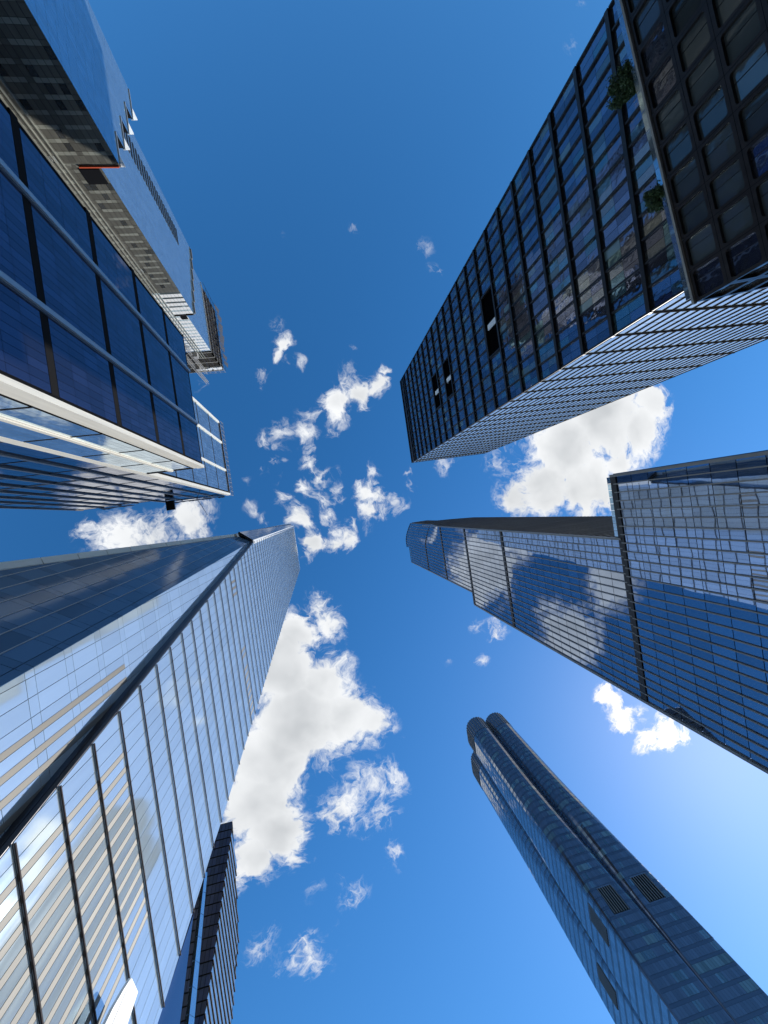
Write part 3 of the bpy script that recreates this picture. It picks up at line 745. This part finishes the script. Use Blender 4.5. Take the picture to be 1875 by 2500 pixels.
# lower shoulder at the far corner
g = Geo(); tri = [Vector((fx - .02, 57.05, 66)), Vector((fx - .02, 57.05, 20)), Vector((-30, 84, 40)), Vector((-30, 67.7, 61.7))]
g.prism(tri, -X * .4, 'navy_glass'); part('shoulder_wall', g, W_)
for k_ in range(14):
    f0, f1 = k_ / 14, (k_ + .98) / 14
    p0, p1, q0, q1 = Vector((-30.2, 60.3, 77.5)), Vector((-30.2, 84, 48)), Vector((-30.2, 61.3, 78.5)), Vector((-30.2, 88, 49.8))
    g = Geo(); g.prism([p0.lerp(p1, f0), p0.lerp(p1, f1), q0.lerp(q1, f1), q0.lerp(q1, f0)], -X * .5, 'teal_glass'); part('shoulder_panel', g, W_)
# body
g = Geo(); hull = bmesh.new()
for p in [(rx - .6, 57, 0), (rx - .6, 57, 56), (rx - .6, 43.3, ftop - .5), (rx - .6, 15, 0), (rx - .6, 5.6, 160), (-31, 3.6, ftop - .5), (-46.5, 4.2, 0), (-34.6, 4.0, 160), (-85, 4.4, 0), (-85, 57, 0), (-70, 3, ftop - 40), (-70, 44, ftop - 40)]: hull.verts.new(p)
bmesh.ops.convex_hull(hull, input=hull.verts); me = bpy.data.meshes.new('core_wall'); hull.to_mesh(me); hull.free(); me.materials.append(MATS['interior'])
o = bpy.data.objects.new('core_wall', me); COL.objects.link(o); o.parent = W_; o.location = -W_.location
P_.finish()
# sunlit canopy blade and curved support at its foot
CN = thing('entrance_canopy', 'bright white sunlit angular fin at the foot of the pale faceted tower', 'canopy', (-25, 33, 0))
g = Geo(); g.prism([Vector((-26, y, z)) for y, z in [(42.4, 0), (43.75, 0), (43.75, 45.9), (43.3, 44.6), (42.8, 42.6), (42.5, 40.0)]], -X * .3, 'white_panel'); part('panel', g, CN)
g = Geo(); g.prism([Vector((-26, y, z)) for y, z in [(43.85, 0), (46.5, 0), (46.5, 44.3), (46.1, 46.6), (43.85, 45.95)]], -X * .3, 'white_panel'); part('panel', g, CN)
g = Geo(); g.box((-26.2, 43.8, 22.8), X * .12, Y * .04, Z * 22.8, 'dark_trim'); part('joint', g, CN)
loop = [Vector((-26.2 - .9 * math.sin(a * .2618), 46.55 + 1.9 * (1 - math.cos(a * .2618)), 0)) for a in range(7)] + [Vector((-27.1, 46.55, 0))]
g = Geo(); g.prism([p + Z * 44.0 for p in loop], Vector((0, 0, -43.9)), 'beige_panel'); part('curved_column', g, CN)

# ------------------------------------------------------------------ ledged tower behind it (bottom, left of centre)
D = thing('skyscraper', 'dark ledged skyscraper with slanted crown half hidden behind the pale faceted tower', 'skyscraper', (-95, 205, 0))
dx = -79.8
ridge = [(173, 250), (184, 223), (196.6, 193.8), (202.6, 177), (206, 150), (207, 0)]
rside = [(250, 0), (248, 150), (239, 207), (225.7, 231), (196, 243)]
ridge = [(y, z + (E0 if z else 0)) for y, z in ridge]; rside = [(y, z + (E0 if z else 0)) for y, z in rside]
def interp(pl, z):
    pl = sorted(pl, key=lambda p: p[1])
    for (ya, za_), (yb_, zb_) in zip(pl[:-1], pl[1:]):
        if za_ <= z <= zb_: return ya + (yb_ - ya) * (z - za_) / (zb_ - za_)
    return None
g = Geo(); loop = [Vector((dx - .3, y, z)) for y, z in ridge[::-1][1:]] ; full = [Vector((dx - .3, y + .4, z)) for y, z in ridge] + [Vector((dx - .3, y, z)) for y, z in rside]
g.prism(full, -X * 34, 'interior'); part('core_wall', g, D)
P_ = Panes(D)
z = 60.0
while z < 250:
    z1 = z + 3.9; ya0, ya1 = interp(ridge, z), interp(ridge, z1); yr0, yr1 = interp(rside, z) , interp(rside, z1)
    if ya0 is None or ya1 is None: break
    yr0 = yr0 or ya0 + 1; yr1 = yr1 or yr0
    # ledge-side panes and ledge
    v = Vector((0, ya1 - ya0, z1 - z)); vl = v.length; v.normalize(); n = X.cross(v).normalized()
    for i in range(17):
        P_.add(Vector((dx - 1 - i * 2.0, (ya0 + ya1) / 2, (z + z1) / 2)) + n * .05, X, v, n, ((-.92, -vl / 2 + .3), (.92, -vl / 2 + .3), (.92, vl / 2 - .1), (-.92, vl / 2 - .1)), .08, 'ledge_glass', .15)
    gg = Geo(); gg.bar((dx - 34, ya0 - .3, z), (dx + .1, ya0 - .1, z), .35, .3, 'matte_black', Z); part('ledge', gg, D)
    for y0_ in range(int((min(yr0, yr1) - max(ya0, ya1)) / 3)):
        yy = max(ya0, ya1) + 3 * y0_
        P_.add(Vector((dx, yy + 1.5, (z + z1) / 2)), Y, Z, X, ((-1.45, -1.55), (1.45, -1.55), (1.45, 1.6), (-1.45, 1.6)), .1, 'teal_glass', .1)
    gg = Geo(); gg.bar((dx + .15, ya0, z), (dx + .15, yr0, z), .55, .4, 'fin_metal', Z); part('floor_band', gg, D)
    z = z1
P_.finish()
g = Geo()
for i in range(18): g.bar((dx - .2 - i * 1.8, interp(ridge, 251) - .1, 250.5), (dx - .2 - i * 1.8, interp(ridge, 251) - .1, 252.5), .08, .08, 'steel', X)
part('roof_rail', g, D, stuff=False)

# ------------------------------------------------------------------ navy tower with white piers (left)
K = thing('skyscraper', 'navy glass skyscraper with white stone piers and black bands, still being topped out', 'skyscraper', (-95, -65, 0))
kx, ky, kyf, kz = -42.7, -26.4, -77.6, 158.5 + E0
ux, uy, uyf, uz = -63.4, -26.9, -79.4, 296 + E0
part('core_wall', block(kx - .3, -64, ky - .3, kyf, 0, kz - .3), K)
part('core_wall', block(ux - .3, -100, uy - .3, uyf, 0, uz - 1), K)
part('core_wall', block(-100, -146, uy - .3, uyf, 0, 274), K)
P_ = Panes(K)
kb = [12, 33, 54.3, 75.6, 97.2, 118.3, 139]; kbz = [q + E0 for q in kb]
piers = [ky - .9, -43.3, -63.6, kyf + .8]
zc_ = []
edges = [4.0] + kbz + [kz]
def vcuts(edges, gap, step):
    r = []
    for a, b in zip(edges[:-1], edges[1:]): r.append(cuts(a + gap, b - gap, step))
    return r
for vc in vcuts(edges, 1.05, 4.9):
    for a, b in zip(piers[1:], piers[:-1]):
        P_.grid((kx, 0, 0), Y, Z, X, cuts(a + .7, b - .7, 1.6), vc, .07, .07, 'navy_glass', tilt=.07)
for z in kbz: bars('black_band', K, [((kx - .1, kyf, z), (kx - .1, ky - 1.6, z), 1.9, .3, Z)], 'matte_black')
bars('black_band', K, [((kx - .1, kyf, kz - .2), (kx - .1, ky - .4, kz - .2), .5, .3, Z)], 'black_metal')
for y in piers[1:-1]:
    g = Geo(); g.box((kx + .35, y, kz / 2), X * .35, Y * .5, Z * kz / 2, 'mullion_light'); g.box((kx + .1, y + .7, kz / 2), X * .2, Y * .19, Z * kz / 2, 'mullion_grey'); g.box((kx + .1, y - .7, kz / 2), X * .2, Y * .19, Z * kz / 2, 'mullion_grey')  # white stone out of the sun: its shade is put into a greyer colour
    part('pier', g, K)
def pier_segments(x0, x1, y0, y1, zt, step=14.2):
    n = max(1, round(zt / step))
    for i in range(n):
        a, b = zt * i / n, zt * (i + 1) / n - .03
        g = Geo(); g.box(((x0 + x1) / 2, (y0 + y1) / 2, (a + b) / 2), X * abs(x1 - x0) / 2, Y * abs(y1 - y0) / 2, Z * (b - a) / 2, 'white_stone'); part('pier_stone', g, K)
pier_segments(kx + .55, kx - 2.0, ky + .4, ky - .7, kz + .2)
pier_segments(kx - 2.03, kx - 3.2, ky + .2, ky - .7, kz + .2)
kpx = [kx - 3.2, -54.0, -63.6]
for x in kpx[1:-1]:
    pier_segments(x + .5, x - .5, ky + .55, ky - .5, kz + .1)
    g = Geo(); g.box((x - .75, ky + .1, kz / 2), X * .22, Y * .25, Z * kz / 2, 'white_stone'); g.box((x + .75, ky + .1, kz / 2), X * .22, Y * .25, Z * kz / 2, 'white_stone'); part('pier_flank', g, K)
def mk(i, j, a, b): return 'beige_panel' if (60.5 < b < 66 and a > 54) or (76 < b < 79 and a > 57) else 'teal_glass'
for vc in vcuts(edges, .3, 4.9):
    for a, b in zip(kpx[1:], kpx[:-1]):
        P_.grid((0, ky, 0), -X, Z, Y, cuts(-b + .9, -a - .9, 1.6), vc, .07, .07, mk, tilt=.12)
for z in kbz: bars('black_band', K, [((kx - 3.3, ky, z), (-62.5, ky, z), .35, .3, Z)], 'black_metal')
bars('black_band', K, [((kx - 3.3, ky + .1, kz - .3), (-62.5, ky + .1, kz - .3), .9, .4, Z)], 'black_metal')
# taller shaft behind
upier = [uy - 1.1, -44, -63.9, uyf + .8]
uedge = [kz - 8, 193, 217.5, 242, 266.5, uz - 6]
for vc in vcuts(uedge, .4, 4.6):
    for a, b in zip(upier[1:], upier[:-1]):
        P_.grid((ux, 0, 0), Y, Z, X, cuts(a + .8, b - .8, 1.9), vc, .08, .1, 'teal_glass', tilt=.1)
bars('black_band', K, [((ux + .02, uyf, z), (ux + .02, uy - 1.8, z), .8, .3, Z) for z in uedge[1:]], 'black_metal')
for y in upier[1:]: pier_segments(ux + .6, ux - .4, y + .7, y - .7, uz - 5.8)
pier_segments(ux + .6, ux - 1.9, uy + .6, uy - .8, uz - 3)
skp = [ux - 1.9, -74, -84, -94, -104, -114, -124, -134, -146]
for zlo, zhi, xa, xb in ((4, uz - 8, 0, 4), (4, 270, 4, 8)):
    ee = [z_ for z_ in [4, 33.7, 56, 77.3, 98.9, 120, 140.7, 160.2, 181, 202, 223, 244, 265, 285] if z_ < zhi - 4] + [zhi]
    for vc in vcuts(ee, .35, 6.8):
        for a, b in zip(skp[xa + 1:xb + 1], skp[xa:xb]):
            P_.grid((0, uy, 0), -X, Z, Y, cuts(-b + .6, -a - .6, 2.2), vc, .08, .08, 'navy_glass', tilt=.12)
    bars('black_band', K, [((skp[xa], uy, z), (skp[xb], uy, z), .5 if abs(z - 160.2) > 1 else 2.6, .3, Z) for z in ee[1:]], 'black_metal')
    for x in skp[xa + 1:xb + 1]:
        g = Geo(); g.box((x, uy + .2, zhi / 2), X * .5, Y * .4, Z * zhi / 2, 'grey_metal'); part('pier', g, K)
P_.finish()
# unfinished top: slabs and columns
g = Geo()
for z in (uz - 5.2, uz - 1.2): 
    gg = Geo(); gg.box(((ux - 82) / 2, (uy + uyf) / 2, z), X * (82 + ux) / 2, Y * (uy - uyf) / 2, Z * .22, 'concrete'); part('top_slab', gg, K)
for i in range(12):
    gg = Geo(); gg.bar((ux - .5, uyf + 1 + i * 4.6, uz - 5), (ux - .5, uyf + 1 + i * 4.6, uz + 1.5), .35, .35, 'steel', X); part('column', gg, K)

# edge protection, netting, platform and hoist arm on the navy tower's roof
def frame_run(name, label, cat, p0, p1, h, step, mat, rails=3, group=None):
    p0, p1 = Vector(p0), Vector(p1); t = thing(name, label, cat, p0, group)
    n = max(2, round((p1 - p0).length / step))
    for i in range(n + 1):
        p = p0.lerp(p1, i / n); g = Geo(); g.bar(p, p + Z * h, .16, .16, mat, X); part('post', g, t)
    for k_ in range(rails):
        g = Geo(); z_ = Z * (h * (k_ + 1) / rails - .1); g.bar(p0 + z_, p1 + z_, .12, .12, mat, Z); part('rail', g, t)
    return t
frame_run('edge_scaffold', 'steel edge scaffold along the plaza side of the navy tower roof', 'scaffold', (ux + 1.2, uyf, uz - 4.5), (ux + 1.2, uy + .8, uz - 4.5), 7.5, 3.2, 'steel', 4)
def net(name, label, p0, p1, drop, seed):
    rnd = random.Random(seed); p0, p1 = Vector(p0), Vector(p1); t = thing(name, label, 'safety net', p0); n = max(4, round((p1 - p0).length / 2.2))
    g = Geo()
    for i in range(n):
        a, b = p0.lerp(p1, i / n), p0.lerp(p1, (i + 1) / n); s0 = Vector((0, rnd.uniform(.1, .9), 0)); 
        g.prism([a, b, b + Z * drop + s0, a + Z * drop + s0 * .5], Y * .03, 'netting')
    part('mesh', g, t)
    for i in range(0, n + 1, 2):
        p = p0.lerp(p1, i / n); g = Geo(); g.bar(p, p + Z * drop * 1.05, .1, .1, 'black_metal', X); part('post', g, t)
    return t
net('safety_net', 'ragged dark debris netting along the long roof edge of the navy tower', (ux - 3, uy + 1.0, uz - 9), (-100, uy + .8, uz - 8.5), 5.2, 2)
net('safety_net', 'torn dark netting at the far lower roof end of the navy tower', (-118, uy + .8, 268), (-135, uy + .8, 266), 6.5, 4)
t = thing('loading_platform', 'dark loading platform jutting out from the navy tower roof edge', 'platform', (-99, uy + 1, uz - 18))
g = Geo(); g.box((-99, uy + 3.4, uz - 17), X * 2.6, Y * 3.2, Z * .25, 'black_metal'); part('deck', g, t)
for sx in (-1, 1):
    g = Geo(); g.box((-99 + sx * 2.55, uy + 3.4, uz - 16.2), X * .06, Y * 3.2, Z * .6, 'dark_trim'); part('side_guard', g, t)
t = thing('derrick_crane', 'thin derrick arm with a dangling hook over the navy tower roof edge', 'crane', (ux - 24, uy, uz - 8))
g = Geo(); a, b = Vector((ux - 23, uy - 3, uz - 6)), Vector((ux - 19.5, uy + 12, uz + 6))
for s_ in (-.35, .35): g.bar(a + X * s_, b, .14, .14, 'dark_trim')
part('boom', g, t)
g = Geo()
for i in range(9): p = a.lerp(b, i / 9); g.bar(p + X * .35 * (1 - i / 9), a.lerp(b, (i + 1) / 9) - X * .35 * (1 - i / 9), .08, .08, 'dark_trim')
part('lacing', g, t)
g = Geo(); g.bar(b, b + Vector((0, 0, -3)), .06, .06, 'black_metal', X); g.box(b + Vector((0, 0, -3.2)), X * .2, Y * .2, Z * .25, 'black_metal'); part('hook', g, t)

# ------------------------------------------------------------------ terraced tower (top left)
S_ = thing('skyscraper', 'terraced blue glass tower stepping back as it rises behind the navy tower', 'skyscraper', (-75, -145, 0))
sy, syf = -122.0, -168.0
tiers = [(-48.0, 0, 135.6 + E0, 154.5 + E0, 4), (-53.9, 0, 227 + E0, 239 + E0, 6), (-57.8, 0, 273 + E0, 287 + E0, 1)]
P_ = Panes(S_)
zlow = 60
prev_top = 0
for ti, (x, _, zt0, zt1, steps) in enumerate(tiers):
    zb0 = zlow if ti == 0 else tiers[ti - 1][2] - 2
    ylen = sy - syf
    for k_ in range(max(1, steps)):
        ya, yb_ = sy - ylen * k_ / steps, sy - ylen * (k_ + 1) / steps
        zt = zt0 + (zt1 - zt0) * k_ / max(1, steps - 1) if steps > 1 else zt0
        part('core_wall', block(x - .25, -110, yb_, ya - .25, 0 if ti == 0 else zb0 - 2, zt - .3), S_)
        P_.grid((x, 0, 0), Y, Z, X, cuts(yb_, ya, 1.55), cuts(zb0, zt, 4.1), .07, .07, 'spiral_glass', tilt=.12)
        g = Geo(); g.box((x - .1, (ya + yb_) / 2, zt), X * .4, Y * (ya - yb_) / 2, Z * .2, 'safety_orange' if False else 'mullion_light'); part('terrace_edge', g, S_)
        if ti == 0:
            g = Geo(); yy = ya - .2
            g.prism([Vector((x + 1.5, yy, zt - 3.6)), Vector((x + 1.5, yy, zt + .3)), Vector((x + .02, yy, zt + .3))], -Y * .4, 'white_panel'); part('terrace_screen', g, S_)
        if ti == 1:
            g = Geo(); g.box((x - .6, (ya + yb_) / 2, zt + .7), X * 1.3, Y * (ya - yb_) * .38, Z * .5, 'beige_panel'); part('planter_box', g, S_)
    # side facing the street (normal +Y)
    zc = cuts(zb0, zt0, 4.1); vcs = []
    for q in zc[:-1]: vcs += [q, q + 2.7]
    vcs.append(zc[-1])
    def msp(i, j, a, b, ti=ti):
        if ti == 2 or (ti == 1 and b > 206): return 'teal_glass' if j % 2 else 'white_panel'
        if j % 2: return 'light_spandrel' if (i % 5 and b < 200) else 'grey_spandrel'
        return 'grey_spandrel' if random.random() < .9 else 'smoky_glass'
    P_.grid((0, sy, 0), -X, Z, Y, [-x + 1.7 * i for i in range(24)], vcs, .12, .10, msp, tilt=.12)
P_.finish()
bars('mullion', S_, [((-64 - i * 1.5, sy + .35, 60), (-64 - i * 1.5, sy + .35, 285), .3, .5, X) for i in range(3)], 'light_spandrel')
# dark louvres on the blue side
for i in range(26):
    z = 152 + i * 2.6; g = Geo(); g.box((-53.8, -157.0 , z), X * .12, Y * 4.2, Z * .55, 'black_metal'); part('louver', g, S_)
# orange-edged terrace soffits
for (x0, x1, z, mt) in ((-48.2, -60, 136.9, 'safety_orange'), (-54, -64, 228.2, 'bronze_metal')):
    g = Geo(); g.box(((x0 + x1) / 2, sy + .25, z), X * (x0 - x1) / 2, Y * .3, Z * .18, mt); part('terrace_fascia', g, S_)
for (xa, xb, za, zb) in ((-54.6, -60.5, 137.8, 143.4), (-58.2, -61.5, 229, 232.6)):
    g = Geo(); g.box(((xa + xb) / 2, sy + .12, (za + zb) / 2), X * (xa - xb) / 2, Y * .2, Z * (zb - za) / 2, 'interior'); part('opening_shade', g, S_)  # near-black slab on the wall paints the shade of an opening
# unfinished crown
for z in (276, 284, 292, 300, 308):
    g = Geo(); g.box((-74, (sy + syf) / 2, z + E0), X * 16, Y * (sy - syf) / 2, Z * .3, 'concrete'); part('floor_slab', g, S_)
for i in range(10):
    for x in (-58.4, -66):
        g = Geo(); y = sy - .6 - i * 4.9; g.bar((x, y, 272), (x, y, 310), .6, .6, 'bronze_metal', X); part('column', g, S_)
for i in range(5):
    g = Geo(); x = -58.4 - i * 4; g.bar((x, sy - .6, 272), (x, sy - .6, 310), .6, .6, 'bronze_metal', X); part('column', g, S_)
g = Geo(); rnd = random.Random(5)
for i in range(9): g.box((-59 - i * 1.9, sy + .2, 304 + rnd.uniform(-.6, .6)), X * 1.0, Y * .4, Z * rnd.uniform(1.2, 2.2), 'insulation')
part('white_wrap', g, S_)
frame_run('roof_scaffold', 'pale scaffold frame round the unfinished crown of the terraced tower, street side', 'scaffold', (-57, sy + 1.2, 303), (-74, sy + 1.2, 303), 8, 3.5, 'steel', 3)
frame_run('roof_scaffold', 'brown scaffold with dark sheeting on the plaza side of the terraced tower crown', 'scaffold', (-56.6, sy, 275), (-56.6, syf, 275), 36, 4.6, 'bronze_metal', 6)
t = thing('debris_screen', 'dark fabric debris screens fluttering above the crown of the terraced tower', 'safety net', (-56, -140, 300)); 
for i in range(9):
    y = sy - 3 - i * 4.9; w = rnd.uniform(1.5, 2.3); g = Geo(); z_ = 300 + rnd.uniform(0, 6)
    g.prism([Vector((-55.9, y, z_)), Vector((-55.9, y - 2 * w, z_ + rnd.uniform(-1, 1))), Vector((-54.8, y - 2 * w, z_ + 9)), Vector((-55.2, y, z_ + 8))], -X * .05, 'netting'); part('sheet', g, t)
# construction hoist masts between the two towers
for hi, (x, y, zt, lab) in enumerate(((-68.5, -117.5, 300, 'tall lattice hoist mast rising against the terraced tower street side'), (-72.5, -116.5, 318, 'outer lattice hoist mast topping out past its twin by the terraced tower'))):
    t = thing('hoist_mast', lab, 'construction hoist', (x, y, 0)); w = .8
    for sx in (-w, w):
        for s2 in (-w, w):
            g = Geo(); g.bar((x + sx, y + s2, 0), (x + sx, y + s2, zt), .22, .22, 'steel', X); part('rail', g, t)
    g = Geo(); z = 120.0
    while z < zt - 3:
        g.bar((x - w, y + w, z), (x + w, y + w, z + 3), .14, .14, 'steel'); g.bar((x + w, y - w, z), (x + w, y + w, z + 3), .14, .14, 'steel'); g.bar((x - w, y + w, z), (x + w, y + w, z), .14, .14, 'steel'); z += 3
    part('lacing', g, t, stuff=True)
    g = Geo(); g.box((x + 2.2, y, zt - 30), X * 1.2, Y * 1.6, Z * 1.8, 'steel'); part('cage', g, t)
